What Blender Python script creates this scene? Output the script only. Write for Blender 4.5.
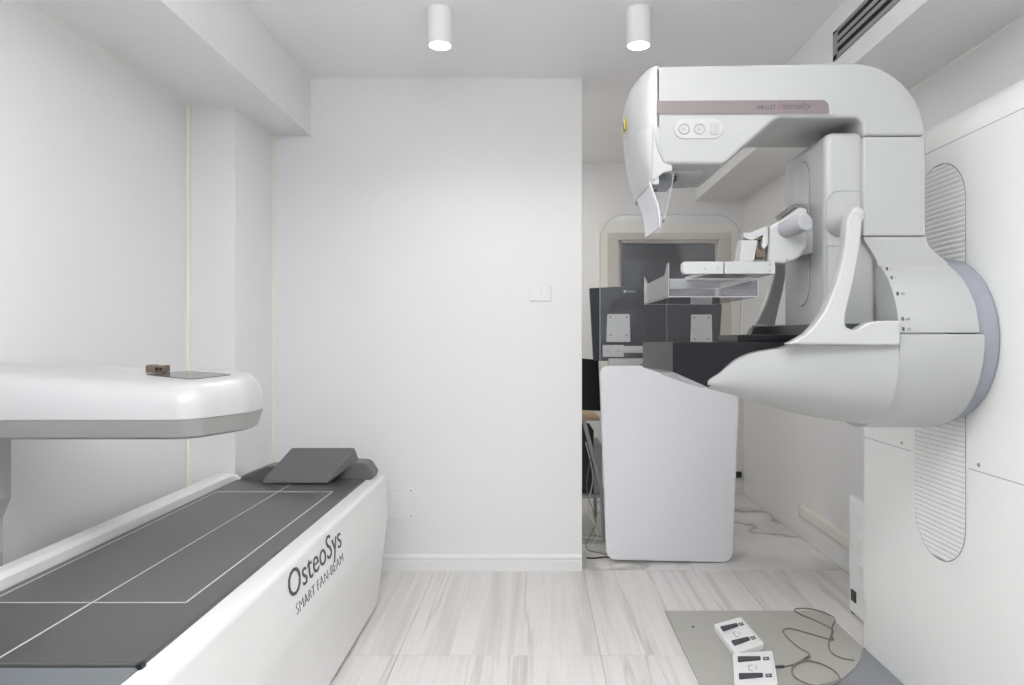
import bpy, bmesh, math, random
from mathutils import Vector, Matrix
random.seed(7)
for o in list(bpy.data.objects): bpy.data.objects.remove(o)
S = bpy.context.scene
COL = S.collection
F = 683.0; CX = 536.0; CY = 338.0; EYE = 1.227

# ------------------------------------------------------------------ camera
cd = bpy.data.cameras.new('camera'); cam = bpy.data.objects.new('camera', cd); COL.objects.link(cam)
cam.location = (0, 0, EYE); cam.rotation_euler = (math.pi/2, 0, 0)
cd.sensor_width = 36; cd.lens = 36*F/1024; cd.shift_x = (512-CX)/1024; cd.shift_y = -(342.5-CY)/1024
cd.clip_start = .02
S.camera = cam
# ------------------------------------------------------------------ world, lights, exposure
w = bpy.data.worlds.new('world'); S.world = w; w.use_nodes = True
w.node_tree.nodes['Background'].inputs[0].default_value = (.93, .96, 1, 1)
w.node_tree.nodes['Background'].inputs[1].default_value = .72
S.view_settings.view_transform = 'Standard'; S.view_settings.look = 'None'
S.view_settings.exposure = 0.19; S.view_settings.gamma = 1; S.view_settings.use_curve_mapping = False
def area(loc, rot, sx, sy, power, col=(1, .975, .945)):
    l = bpy.data.lights.new('fill_light', 'AREA'); l.shape = 'RECTANGLE'; l.size = sx; l.size_y = sy; l.energy = power; l.color = col
    o = bpy.data.objects.new('fill_light', l); COL.objects.link(o); o.location = loc; o.rotation_euler = rot
    return o
area((0, 1.1, 2.58), (0, 0, 0), 1.4, 1.4, 9)                  # added fill under the ceiling, out of view, brightens the side faces
area((-.05, -.05, 2.12), (math.radians(180), 0, 0), 1.0, .6, 88, (.98, .985, 1))   # added upward fill, unseen, brightens the ceiling and the bounce from it
area((-.45, 4.5, 2.57), (0, 0, 0), .8, 1.0, 13)                # added fill hidden behind the partition, lifts the dark alcove

# ------------------------------------------------------------------ materials
def nn(t, typ, **k):
    n = t.nodes.new(typ)
    for a, b in k.items(): setattr(n, a, b)
    return n
def mat(name, col, rough=.5, metal=0, spec=.5, coat=0, noise=0, nscale=8, bump=0, bscale=60, **k):
    m = bpy.data.materials.new(name); m.use_nodes = True; t = m.node_tree; b = t.nodes['Principled BSDF']
    b.inputs['Base Color'].default_value = (*col, 1); b.inputs['Roughness'].default_value = rough
    b.inputs['Metallic'].default_value = metal; b.inputs['Specular IOR Level'].default_value = spec
    b.inputs['Coat Weight'].default_value = coat; b.inputs['Coat Roughness'].default_value = .08
    for a, v in k.items(): b.inputs[a.replace('_', ' ')].default_value = v
    tc = nn(t, 'ShaderNodeTexCoord')
    if noise:
        n = nn(t, 'ShaderNodeTexNoise'); n.inputs['Scale'].default_value = nscale; n.inputs['Detail'].default_value = 4
        t.links.new(tc.outputs['Object'], n.inputs['Vector'])
        mx = nn(t, 'ShaderNodeMix', data_type='RGBA')
        mx.inputs[6].default_value = (*[c*(1-noise) for c in col], 1); mx.inputs[7].default_value = (*[min(1, c*(1+noise)) for c in col], 1)
        t.links.new(n.outputs['Fac'], mx.inputs[0]); t.links.new(mx.outputs[2], b.inputs['Base Color'])
    if bump:
        n = nn(t, 'ShaderNodeTexNoise'); n.inputs['Scale'].default_value = bscale
        t.links.new(tc.outputs['Object'], n.inputs['Vector'])
        bp = nn(t, 'ShaderNodeBump'); bp.inputs['Strength'].default_value = bump; bp.inputs['Distance'].default_value = .002
        t.links.new(n.outputs['Fac'], bp.inputs['Height']); t.links.new(bp.outputs['Normal'], b.inputs['Normal'])
    return m
def emis(name, col, s):
    m = bpy.data.materials.new(name); m.use_nodes = True; b = m.node_tree.nodes['Principled BSDF']
    b.inputs['Base Color'].default_value = (*col, 1)
    b.inputs['Emission Color'].default_value = (*col, 1); b.inputs['Emission Strength'].default_value = s
    return m
M = dict(
 wall=mat('wall_paint', (.86, .86, .86), .38, noise=.01, nscale=3, bump=.04, bscale=120),
 ceil=mat('ceiling_paint', (.93, .93, .93), .6, noise=.01, nscale=3),
 caulk=mat('caulk', (.88, .84, .77), .5),
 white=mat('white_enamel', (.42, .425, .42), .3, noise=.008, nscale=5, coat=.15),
 fitting=mat('white_fitting', (.87, .87, .87), .35), bedw=mat('bed_white', (.80, .80, .79), .3, coat=.1),
 armw=mat('arm_white', (.52, .52, .52), .28, coat=.1),
 white2=mat('white_plastic', (.47, .474, .47), .32, coat=.1),
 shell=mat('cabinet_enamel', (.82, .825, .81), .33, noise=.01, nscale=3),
 seam=mat('seam_grey', (.30, .31, .31), .7),
 pale=mat('pale_grey_plastic', (.40, .405, .425), .35),
 hub=mat('hub_bluegrey', (.30, .315, .355), .4),
 pink=mat('rose_strip', (.20, .168, .168), .4, coat=.1),
 ink=mat('grey_ink', (.085, .09, .105), .6), inkp=mat('rose_ink', (.30, .06, .10), .6),
 black=mat('black_carbon', (.010, .010, .012), .3, spec=.3, noise=.15, nscale=40),
 dark=mat('dark_plastic', (.05, .053, .06), .4, noise=.05, nscale=30),
 mon=mat('monitor_casing', (.035, .04, .05), .4, noise=.05, nscale=20),
 pad=mat('grey_vinyl', (.078, .078, .078), .3, noise=.05, nscale=60, bump=.05, bscale=400),
 pad2=mat('grey_vinyl_head', (.13, .13, .135), .45, noise=.05, nscale=60, bump=.1, bscale=400),
 footp=mat('foot_vinyl', (.15, .165, .175), .22, noise=.04, nscale=60),
 line=mat('white_print', (.62, .62, .62), .5),
 band=mat('arm_trim_grey', (.31, .31, .30), .35),
 screen=mat('display_film', (.10, .105, .11), .12),
 bronze=mat('bronze_metal', (.20, .16, .12), .3, metal=.8),
 steel=mat('steel', (.45, .45, .45), .3, metal=1),
 alu=mat('anodised_grille', (.33, .33, .34), .45),
 hole=mat('dark_void', (.01, .01, .01), .8),
 plate=mat('taupe_plate', (.43, .42, .385), .42, noise=.03, nscale=4),
 base=mat('base_grey', (.24, .25, .275), .35),
 cable=mat('cable_brown', (.24, .20, .165), .5), cablew=mat('cable_white', (.6, .6, .58), .5), cableb=mat('cable_black', (.03, .03, .03), .5),
 frame=mat('window_frame_cream', (.62, .58, .52), .5),
 wood=mat('beech_shelf', (.45, .32, .2), .5, noise=.15, nscale=6),
 rubber=mat('rubber', (.03, .03, .03), .6), pedal=mat('pedal_grey', (.055, .06, .07), .5),
 yellow=mat('warning_yellow', (.75, .55, .04), .5),
 bulb=emis('lamp_disc', (1, .97, .93), 14),
 faint=mat('faint_print', (.86, .865, .905), .4),
 panelw=mat('console_panel', (.88, .885, .92), .3, coat=.1),
)
def glassm(name, col, alpha, rough=.03):
    m = bpy.data.materials.new(name); m.use_nodes = True; t = m.node_tree
    t.nodes.remove(t.nodes['Principled BSDF']); out = t.nodes['Material Output']
    tr = nn(t, 'ShaderNodeBsdfTransparent'); tr.inputs[0].default_value = (*col, 1)
    gl = nn(t, 'ShaderNodeBsdfGlossy'); gl.inputs['Roughness'].default_value = rough
    di = nn(t, 'ShaderNodeBsdfPrincipled'); di.inputs['Base Color'].default_value = (.8, .8, .85, 1); di.inputs['Roughness'].default_value = .3
    fr = nn(t, 'ShaderNodeFresnel'); fr.inputs[0].default_value = 1.45
    m1 = nn(t, 'ShaderNodeMixShader'); m2 = nn(t, 'ShaderNodeMixShader'); m2.inputs[0].default_value = alpha
    t.links.new(fr.outputs[0], m1.inputs[0]); t.links.new(tr.outputs[0], m1.inputs[1]); t.links.new(gl.outputs[0], m1.inputs[2])
    t.links.new(m1.outputs[0], m2.inputs[1]); t.links.new(di.outputs[0], m2.inputs[2]); t.links.new(m2.outputs[0], out.inputs[0])
    return m
M['clear'] = glassm('clear_acrylic', (.985, .99, .99), .04)
M['clear2'] = glassm('paddle_acrylic', (.985, .985, .99), .06)
M['edge'] = mat('acrylic_edge', (.45, .46, .50), .3)
M['frost'] = glassm('frosted_shield', (.9, .9, .95), .78)
M['pane'] = mat('dark_window_glass', (.022, .026, .03), .06, coat=.3)

def marble(name, kind):
    m = bpy.data.materials.new(name); m.use_nodes = True; t = m.node_tree; b = t.nodes['Principled BSDF']
    b.inputs['Roughness'].default_value = .22 if kind == 'alcove' else .3
    tc = nn(t, 'ShaderNodeTexCoord'); oi = nn(t, 'ShaderNodeObjectInfo')
    mp = nn(t, 'ShaderNodeMapping'); cb = nn(t, 'ShaderNodeCombineXYZ')
    mu = nn(t, 'ShaderNodeMath', operation='MULTIPLY'); mu.inputs[1].default_value = 37
    t.links.new(oi.outputs['Random'], mu.inputs[0]); t.links.new(mu.outputs[0], cb.inputs[0]); t.links.new(mu.outputs[0], cb.inputs[1])
    ad = nn(t, 'ShaderNodeVectorMath', operation='ADD')
    t.links.new(tc.outputs['Object'], mp.inputs['Vector'])
    t.links.new(mp.outputs[0], ad.inputs[0]); t.links.new(cb.outputs[0], ad.inputs[1])
    def ramp(src, stops):
        r = nn(t, 'ShaderNodeValToRGB'); e = r.color_ramp.elements
        e[0].position, e[0].color = stops[0][0], (*stops[0][1], 1); e[1].position, e[1].color = stops[-1][0], (*stops[-1][1], 1)
        for p, c in stops[1:-1]: q = e.new(p); q.color = (*c, 1)
        t.links.new(src, r.inputs[0]); return r
    def mul(a, bb, f=1):
        mx = nn(t, 'ShaderNodeMix', data_type='RGBA', blend_type='MULTIPLY'); mx.inputs[0].default_value = f
        t.links.new(a, mx.inputs[6]); t.links.new(bb, mx.inputs[7]); return mx.outputs[2]
    if kind == 'alcove':
        mp.inputs['Rotation'].default_value = (0, 0, .7)
        n = nn(t, 'ShaderNodeTexNoise'); n.inputs['Scale'].default_value = .9; n.inputs['Detail'].default_value = 5; n.inputs['Distortion'].default_value = .6
        t.links.new(ad.outputs[0], n.inputs['Vector'])
        r = ramp(n.outputs['Fac'], [(0, (.80, .79, .77)), (.46, (.78, .77, .75)), (.492, (.42, .40, .38)), (.505, (.70, .69, .67)), (.55, (.82, .81, .79)), (1, (.84, .83, .81))])
        n2 = nn(t, 'ShaderNodeTexNoise'); n2.inputs['Scale'].default_value = 3; t.links.new(ad.outputs[0], n2.inputs['Vector'])
        r2 = ramp(n2.outputs['Fac'], [(.3, (.9, .9, .9)), (.7, (1, 1, 1))])
        t.links.new(mul(r.outputs[0], r2.outputs[0]), b.inputs['Base Color'])
    else:
        rz, sy = (.0, .03) if kind == 'straight' else ((-.012, .03) if kind == 'lean' else (.012, .028))
        # stretch along the tile, veins a few mm to cm wide across it
        mp.vector_type = 'TEXTURE'; mp.inputs['Rotation'].default_value = (0, 0, rz); mp.inputs['Scale'].default_value = (1, 1/sy, 1)
        n = nn(t, 'ShaderNodeTexNoise'); n.inputs['Scale'].default_value = 11; n.inputs['Detail'].default_value = 8; n.inputs['Roughness'].default_value = .66; n.inputs['Distortion'].default_value = .05
        t.links.new(ad.outputs[0], n.inputs['Vector'])
        d = .74 if kind != 'diagonal' else .62
        r = ramp(n.outputs['Fac'], [(.28, (.54*d/.7, .515*d/.7, .49*d/.7)), (.42, (.66, .635, .61)), (.52, (.76, .745, .73)), (.62, (.70, .68, .66)), (.75, (.82, .81, .80))])
        n2 = nn(t, 'ShaderNodeTexNoise'); n2.inputs['Scale'].default_value = 4.2; n2.inputs['Detail'].default_value = 4; n2.inputs['Distortion'].default_value = .06
        t.links.new(ad.outputs[0], n2.inputs['Vector'])
        c = (.82, .79, .76) if kind != 'diagonal' else (.45, .33, .26)
        r2 = ramp(n2.outputs['Fac'], [(0, (1, 1, 1)), (.488, (1, 1, 1)), (.5, c), (.512, (1, 1, 1)), (1, (.93, .93, .93))])
        t.links.new(mul(r.outputs[0], r2.outputs[0]), b.inputs['Base Color'])
    return m
M['m1'] = marble('tile_marble_straight', 'straight'); M['m2'] = marble('tile_marble_lean', 'lean')
M['m3'] = marble('tile_marble_diagonal', 'diagonal'); M['m4'] = marble('tile_marble_white', 'alcove')
M['grout'] = mat('grout', (.55, .50, .44), .8)

# ------------------------------------------------------------------ helpers
def P(px, py, y): return ((px-CX)/F*y, y, EYE+(CY-py)/F*y)
def XZ(px, py, y): return ((px-CX)/F*y, EYE+(CY-py)/F*y)
def finish(name, bm, m, parent=None, smooth=True, ang=38):
    bmesh.ops.recalc_face_normals(bm, faces=bm.faces)
    me = bpy.data.meshes.new(name); bm.to_mesh(me); bm.free()
    if smooth:
        for p in me.polygons: p.use_smooth = True
        me.set_sharp_from_angle(angle=math.radians(ang))
    me.materials.append(M[m] if isinstance(m, str) else m)
    o = bpy.data.objects.new(name, me); COL.objects.link(o)
    if smooth:
        wn = o.modifiers.new('wn', 'WEIGHTED_NORMAL'); wn.keep_sharp = True; wn.weight = 80
    if parent:
        o.parent = parent
        o.matrix_parent_inverse = PW(parent).inverted()
    return o
def PW(o):
    m = o.matrix_basis.copy()
    if o.parent: m = PW(o.parent) @ o.matrix_parent_inverse @ m
    return m
def box(bm, x0, x1, y0, y1, z0, z1):
    v = [bm.verts.new((x, y, z)) for x in (x0, x1) for y in (y0, y1) for z in (z0, z1)]
    for f in ((0,1,3,2),(4,6,7,5),(0,4,5,1),(2,3,7,6),(0,2,6,4),(1,5,7,3)): bm.faces.new([v[i] for i in f])
    return v
def bev(bm, r, seg=3, ang=35):
    if r <= 0: return
    bmesh.ops.recalc_face_normals(bm, faces=bm.faces)
    es = [e for e in bm.edges if len(e.link_faces) == 2 and e.calc_face_angle(0) > math.radians(ang)]
    bmesh.ops.bevel(bm, geom=es, offset=r, segments=seg, profile=.5, affect='EDGES', clamp_overlap=True)
def B(name, b, m, parent=None, r=0, seg=2):
    bm = bmesh.new(); box(bm, *b); bev(bm, r, seg); return finish(name, bm, m, parent, smooth=r > 0)
def fillet(pts, n=6):
    out = []; L = len(pts)
    for i, p in enumerate(pts):
        r = p[2] if len(p) > 2 else 0
        c = Vector(p[:2])
        if r <= 0: out.append(c); continue
        a = Vector(pts[i-1][:2])-c; b = Vector(pts[(i+1) % L][:2])-c
        th = a.angle(b); t = min(r/math.tan(th/2), a.length*.49, b.length*.49)
        p0 = c+a.normalized()*t; p1 = c+b.normalized()*t
        rr = t*math.tan(th/2); ctr = c+(a.normalized()+b.normalized()).normalized()*(rr/math.sin(th/2))
        v0 = p0-ctr; v1 = p1-ctr; an = v0.angle_signed(v1) if v0.length > 1e-9 else 0
        for k in range(n+1):
            q = v0.copy(); a_ = -an*k/n
            out.append(ctr+Vector((v0.x*math.cos(a_)-v0.y*math.sin(a_), v0.x*math.sin(a_)+v0.y*math.cos(a_))))
    return out
def prism_bm(pts, lo, hi, axis='y', bm=None):
    bm = bm or bmesh.new()
    def mk(p, h):
        a, b = p
        return bm.verts.new({'y': (a, h, b), 'x': (h, a, b), 'z': (a, b, h)}[axis])
    A = [mk(p, lo) for p in pts]; Bv = [mk(p, hi) for p in pts]; n = len(pts)
    bm.faces.new(A); bm.faces.new(Bv[::-1])
    for i in range(n): bm.faces.new((A[i], Bv[i], Bv[(i+1) % n], A[(i+1) % n]))
    return bm
def prism(name, pts, lo, hi, m, parent=None, axis='y', r=0, seg=3, ang=35, n=6):
    bm = prism_bm([tuple(p) for p in fillet(pts, n)], lo, hi, axis)
    if r: bev(bm, r, seg, 60 if ang == 35 else ang)
    return finish(name, bm, m, parent)
def pxp(pts, y):          # image outline at a known depth -> world XZ outline (third value: fillet in px)
    return [(*XZ(p[0], p[1], y), (p[2]*y/F if len(p) > 2 else 0)) for p in pts]
def tube_bm(bm, pts, r, n=8, cap=True):
    pts = [Vector(p) for p in pts]; rings = []
    up = Vector((0, 0, 1)); prev = None
    for i, p in enumerate(pts):
        d = (pts[min(i+1, len(pts)-1)]-pts[max(i-1, 0)]).normalized()
        if prev is None:
            s = d.cross(up)
            if s.length < .05: s = d.cross(Vector((1, 0, 0)))
        else: s = prev-d*prev.dot(d)
        s.normalize(); prev = s; u = s.cross(d)
        rr = r[i] if isinstance(r, (list, tuple)) else r
        rings.append([bm.verts.new(p+(s*math.cos(2*math.pi*k/n)+u*math.sin(2*math.pi*k/n))*rr) for k in range(n)])
    for a, b in zip(rings, rings[1:]):
        for k in range(n): bm.faces.new((a[k], a[(k+1) % n], b[(k+1) % n], b[k]))
    if cap: bm.faces.new(rings[0][::-1]); bm.faces.new(rings[-1])
    return bm
def tube(name, pts, r, m, parent=None, n=8): return finish(name, tube_bm(bmesh.new(), pts, r, n), m, parent)
def spline(pts, k=6, closed=False):
    pts = [Vector(p) for p in pts]; out = []
    N = len(pts)
    for i in range(N-1):
        p0, p1, p2, p3 = pts[max(i-1, 0)], pts[i], pts[i+1], pts[min(i+2, N-1)]
        for j in range(k):
            t = j/k
            out.append(.5*((2*p1)+(p2-p0)*t+(2*p0-5*p1+4*p2-p3)*t*t+(3*p1-p0-3*p2+p3)*t**3))
    out.append(pts[-1]); return out
def cyl(name, p0, p1, r, m, parent=None, n=32, bv=.0, seg=3):
    bm = tube_bm(bmesh.new(), [p0, p1], r, n)
    if bv: bev(bm, bv, seg, 60)
    return finish(name, bm, m, parent)
def loft(name, rings, m, parent=None, cap=True, closed=True, ang=50):
    bm = bmesh.new(); R = [[bm.verts.new(p) for p in r] for r in rings]; n = len(R[0])
    for a, b in zip(R, R[1:]):
        for k in range(n if closed else n-1): bm.faces.new((a[k], a[(k+1) % n], b[(k+1) % n], b[k]))
    if cap: bm.faces.new(R[0][::-1]); bm.faces.new(R[-1])
    return finish(name, bm, m, parent, ang=ang)
def text(name, body, origin, xdir, ydir, size, m, parent, width=None, shear=0, off=0, spacing=1):
    c = bpy.data.curves.new(name, 'FONT'); c.body = body; c.size = size; c.extrude = .0006; c.shear = shear; c.offset = off; c.space_character = spacing
    c.resolution_u = 3
    t = bpy.data.objects.new(name, c); COL.objects.link(t); bpy.context.view_layer.update()
    me = bpy.data.meshes.new_from_object(t.evaluated_get(bpy.context.evaluated_depsgraph_get())); bpy.data.objects.remove(t)
    xs = [v.co.x for v in me.vertices]; k = (width/(max(xs)-min(xs))) if width else 1; x0 = min(xs)
    X = Vector(xdir).normalized(); Y = Vector(ydir).normalized(); Z = X.cross(Y)
    for v in me.vertices: v.co = Vector(origin)+X*(v.co.x-x0)*k+Y*v.co.y+Z*v.co.z
    me.materials.clear(); me.materials.append(M[m]); o = bpy.data.objects.new(name, me); COL.objects.link(o)
    if parent: o.parent = parent; o.matrix_parent_inverse = PW(parent).inverted()
    return o
def tag(o, label, cat, group=None):
    o['label'] = label; o['category'] = cat
    if group: o['group'] = group
    return o
def thing(name, label, cat, loc=(0, 0, 0), rz=0, group=None):
    o = bpy.data.objects.new(name, None); COL.objects.link(o); o.location = loc; o.rotation_euler = (0, 0, rz); o.empty_display_size = .1
    return tag(o, label, cat, group)
def struct(o): o['kind'] = 'structure'; return o

# ------------------------------------------------------------------ dimensions
H = 2.60; YB = 3.61; YA = 5.37; XL = -1.61; XR = 1.63; YN = -.35
XP = .243           # end of the partition
ZS = 2.305          # underside of the dropped box on the right
# ------------------------------------------------------------------ setting
fl = struct(B('floor', (XL-.1, XR+.1, YN, YA+.1, -.08, -.004), 'grout'))
def tile(x0, x1, y0, y1, m):
    g = .0015
    return B('tile', (x0+g, x1-g, y0+g, y1-g, -.006, 0), m, fl, .001, 1)
xs = [-1.61, -1.31, -.534, .25, 1.034, 1.63]
for j, (y0, y1) in enumerate([(YN, .24), (.24, 1.443), (1.443, 2.643), (2.643, YB)]):
    for i in range(5):
        mm = 'm3' if (j == 4 and i >= 3) else ('m2' if (i+j) % 2 else 'm1')
        tile(xs[i], xs[i+1], y0, y1, mm)
for (y0, y1) in ((YB, 4.2), (4.2, 4.8), (4.8, YA)):
    for (x0, x1) in ((-1.0, -.36), (-.36, .84), (.84, XR)): tile(x0, x1, y0, y1, 'm4')
struct(B('ceiling', (XL-.1, XR+.1, YN, YA+.1, H, H+.1), 'ceil'))
struct(B('wall_left', (XL-.1, XL, YN, YB+.12, 0, H), 'wall'))
struct(B('wall_right', (XR, XR+.1, YN, YA+.1, 0, H), 'wall'))
struct(B('wall_back', (XL, XP, YB, YB+.12, 0, H), 'wall', None, .003, 2))
# alcove rear wall with a window opening
wx0, wx1, wz0, wz1 = (619-CX)/F*YA, (719-CX)/F*YA, 1.02, EYE+(CY-240)/F*YA
bm = bmesh.new()
box(bm, -1.0, wx0, YA, YA+.1, 0, H); box(bm, wx1, XR, YA, YA+.1, 0, H); box(bm, wx0, wx1, YA, YA+.1, 0, wz0); box(bm, wx0, wx1, YA, YA+.1, wz1, H)
struct(finish('wall_alcove', bm, 'wall', None, False))
struct(B('wall_alcove_left', (-1.1, -1.0, YB+.12, YA+.1, 0, H), 'wall'))
struct(B('wall_pier', (XL, -1.389, 3.155, YB, 0, 2.297), 'wall', None, .004, 2))
struct(B('ceiling_beam', (XL, -1.19, YN, YB, 2.297, H), 'wall', None, .003, 2))
struct(B('ceiling_duct_box', (1.25, XR, YN, YA, ZS, H), 'wall', None, .003, 2))
# caulk beads in the corners
def bead(k, p0, p1, r=.006): struct(tube('trim_%d' % k, [p0, p1], r, 'caulk', None, 6))
bead(1, (XL, YN, 2.297), (XL, 3.155, 2.297)); bead(2, (XL+.004, 3.15, 0), (XL+.004, 3.15, 2.297), .013)
bead(3, (-1.389, YB-.002, 0), (-1.389, YB-.002, 2.297), .012); bead(4, (XL, 3.153, 2.297), (-1.389, 3.153, 2.297), .004)
bead(5, (-1.389, 3.155, 2.297), (-1.389, YB, 2.297), .004); bead(6, (-1.19, YB-.001, 2.29), (-1.19, YB-.001, H), .004)
bead(7, (-1.19, YB-.001, H), (XP, YB-.001, H), .005); bead(8, (XR, YN, ZS), (XR, YA, ZS), .005)
bead(9, (XR-.003, YA-.003, 0), (XR-.003, YA-.003, ZS), .007); bead(10, (1.25, YA-.002, ZS), (XR, YA-.002, ZS), .004)
bead(11, (.2, YA-.002, H), (1.25, YA-.002, H), .004)
# baseboards
def baseboard(name, pr, lo, hi, axis): return struct(prism(name, pr, lo, hi, 'fitting', None, axis, 0))
pb = [(YB, 0), (YB-.016, 0), (YB-.016, .048), (YB-.011, .056), (YB-.011, .060), (YB-.014, .064), (YB-.014, .074), (YB-.008, .082), (YB, .084)]
baseboard('baseboard_back', pb, -1.389, XP, 'x')
pa = [(YA, 0), (YA-.014, 0), (YA-.014, .07), (YA, .08)]
baseboard('baseboard_alcove', pa, -1.0, XR, 'x')
# window in the alcove wall
wt = struct(B('window_1', (wx0, wx1, YA+.05, YA+.056, wz0, wz1), 'pane'))
bm = bmesh.new(); t_ = .045
for (a, b, c, d) in ((wx0-.09, wx1+.09, wz1, wz1+.055), (wx0-.09, wx1+.09, wz0-.055, wz0), (wx0-.09, wx0, wz0, wz1), (wx1, wx1+.09, wz0, wz1)):
    box(bm, a, b, YA-.018, YA, c, d)
bev(bm, .003, 1); finish('window_frame', bm, 'frame', wt)
bm = bmesh.new()
for (a, b, c, d) in ((wx0, wx1, wz1-.02, wz1), (wx0, wx1, wz0, wz0+.02), (wx0, wx0+.02, wz0, wz1), (wx1-.02, wx1, wz0, wz1)):
    box(bm, a, b, YA+.02, YA+.05, c, d)
finish('sash', bm, 'frame', wt)
bm = bmesh.new()   # outer casing line around the frame
for (a, b, c, d) in ((wx0-.17, wx1+.14, wz1+.055, wz1+.13), (wx0-.17, wx0-.09, wz0-.06, wz1+.055), (wx1+.09, wx1+.14, wz0-.06, wz1+.055)):
    box(bm, a, b, YA-.010, YA, c, d)
bev(bm, .002, 1); finish('casing', bm, 'caulk', wt)

# wall fittings ------------------------------------------------------
t = thing('light_switch', 'white double rocker light switch on the back wall', 'light switch', (P(540.5, 293.5, YB)[0], YB, P(540, 293.5, YB)[2]))
x, z = t.location.x, t.location.z
B('switch_plate', (x-.057, x+.057, YB-.008, YB, z-.040, z+.040), 'fitting', t, .004)
for s in (-1, 1): B('rocker', (x+s*.019-.0175, x+s*.019+.0175, YB-.0125, YB-.007, z-.026, z+.026), 'fitting', t, .0025)
x0, z1 = XZ(386, 488, YB); x1, z0 = XZ(413.5, 517.5, YB)
t = thing('blank_cover_plate', 'square blank white cover plate low on the back wall beside the bed', 'cover plate', ((x0+x1)/2, YB, z0))
B('cover', (x0-.012, x1, YB-.009, YB, z0, z1), 'fitting', t, .002)
for a in (x0+.0, x1-.012):
    for b in (z0+.012, z1-.012): cyl('screw', (a, YB-.010, b), (a, YB-.008, b), .0035, 'seam', t, 10)
# right-wall cable duct
t = thing('cable_duct', 'cream cable duct running low along the alcove right wall', 'cable duct', (XR, 3.6, .13))
prism('duct_cover', [(XR, .135), (XR-.022, .140, .01), (XR-.022, .200, .01), (XR, .207)], 2.72, 4.17, 'caulk', t, 'y', .002)
B('end_cap', (XR-.024, XR, 4.17, 4.178, .135, .207), 'fitting', t, .003)
# air vent
t = thing('air_vent', 'grey slatted air vent in the side of the ceiling box', 'vent', (1.25, 2.3, 2.38))
y0, y1, z0, z1 = 1.55, 2.865, 2.386, 2.508; xv = 1.25
bm = bmesh.new()
for b in ((y0, y1, z0, z0+.020), (y0, y1, z1-.016, z1), (y0, y0+.04, z0, z1), (y1-.04, y1, z0, z1)): box(bm, xv-.006, xv, *b)
bev(bm, .002, 1); finish('vent_frame', bm, 'alu', t)
B('backing', (xv-.0012, xv-.0002, y0, y1, z0, z1), 'hole', t)
sl = None
for k in range(2):
    zc = z0+.020+.0285*(k+1)
    if sl is None:
        bm = bmesh.new(); vs = box(bm, -.003, .0, 0, y1-y0-.04, -.0075, .0075)
        for v in bm.verts: v.co.x -= .002*(1 if v.co.z > 0 else 0)
        sl = finish('slat', bm, 'alu', None, False); o = sl
    else:
        o = sl.copy(); COL.objects.link(o)
    o.parent = t; o.matrix_parent_inverse = PW(t).inverted(); o.location = (xv-.0015, y0+.02, zc)
# downlights
def downlight(px, label):
    y = 2.86; x = (px-CX)/F*y
    t = thing('ceiling_downlight', label, 'ceiling light', (x, y, H), 0, 'cylindrical ceiling downlights')
    bm = bmesh.new(); R = .0525
    prof = [(0, H), (R, H), (R, H-.147), (R-.003, H-.15), (R-.007, H-.15), (R-.009, H-.143), (0, H-.143)]
    rings = [[bm.verts.new((x+r*math.cos(a*math.pi/20), y+r*math.sin(a*math.pi/20), z)) for a in range(40)] if r else [bm.verts.new((x, y, z))] for r, z in prof]
    for a, b in zip(rings, rings[1:]):
        for k in range(40):
            if len(a) == 1: bm.faces.new((a[0], b[k], b[(k+1) % 40]))
            elif len(b) == 1: bm.faces.new((a[k], a[(k+1) % 40], b[0]))
            else: bm.faces.new((a[k], a[(k+1) % 40], b[(k+1) % 40], b[k]))
    finish('lamp_housing', bm, 'fitting', t)
    cyl('lamp_disc', (x, y, H-.1455), (x, y, H-.1435), R-.010, 'bulb', t, 32)
    l = bpy.data.lights.new('downlight_beam', 'SPOT'); l.energy = 13; l.spot_size = math.radians(150); l.spot_blend = .9; l.shadow_soft_size = .05; l.color = (1, .97, .93)
    o = bpy.data.objects.new('downlight_beam', l); COL.objects.link(o); o.parent = t; o.location = (0, 0, -.16)
downlight(440, 'white cylindrical downlight on the ceiling left of centre, above the blank wall')
downlight(638.5, 'white cylindrical downlight on the ceiling above the tip of the scanner head')

# ------------------------------------------------------------------ bone densitometer
bd = thing('bone_densitometer', 'long white bone densitometer bed with grey mat and white arm reaching over it', 'medical scanner', (-1.1, 2.0, 0))
prof = [(-.80, .562), (-.786, .570), (-.733, .577), (-.716, .572), (-.707, .560), (-.697, .47), (-.690, .40), (-.695, .345), (-.706, .18), (-.714, .03), (-.73, .01),
        (-1.43, .01), (-1.455, .03), (-1.46, .58), (-1.452, .608), (-1.435, .614), (-1.40, .612), (-1.385, .60), (-1.380, .562)]
def yend(z, k):   # rear end bulges at mid height
    return 3.14+.15*max(0, min(1, z/.58))
rings = []
for (yy, ins) in ((.55, 0), (1.5, 0), (2.5, 0), (2.85, 0), (-.10, 0), (-.05, .004), (-.025, .012), (-.010, .025), (0, .05)):
    r = []
    for (x, z) in prof:
        y = yy if yy > 0.5 else (yend(z, 0) if x > -1.375 else 3.14)+yy
        xx = x+(-1.09-x)*ins*1.6
        r.append((xx, y, z - (.25*ins if z > .5 else 0)))
    rings.append(r)
loft('bed_body', rings, 'bedw', bd, ang=35)
mt = B('mattress', (-1.378, -.787, 1.365, 3.155, .555, .577), 'pad', bd, .006, 3)
zt = .5775
def ln(x0, x1, y0, y1): B('printed_line', (x0, x1, y0, y1, .5765, zt+.0002), 'line', mt)
q = .0022
ln(-.86-q, -.86+q, 1.678, 2.887); ln(-1.349-q, -1.349+q, 1.678, 2.887)
ln(-1.349, -.86, 2.887-q*2, 2.887+q*2); ln(-1.378, -.86, 1.678-q, 1.678+q); ln(-1.09-q, -1.09+q, 1.38, 3.06)
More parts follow.
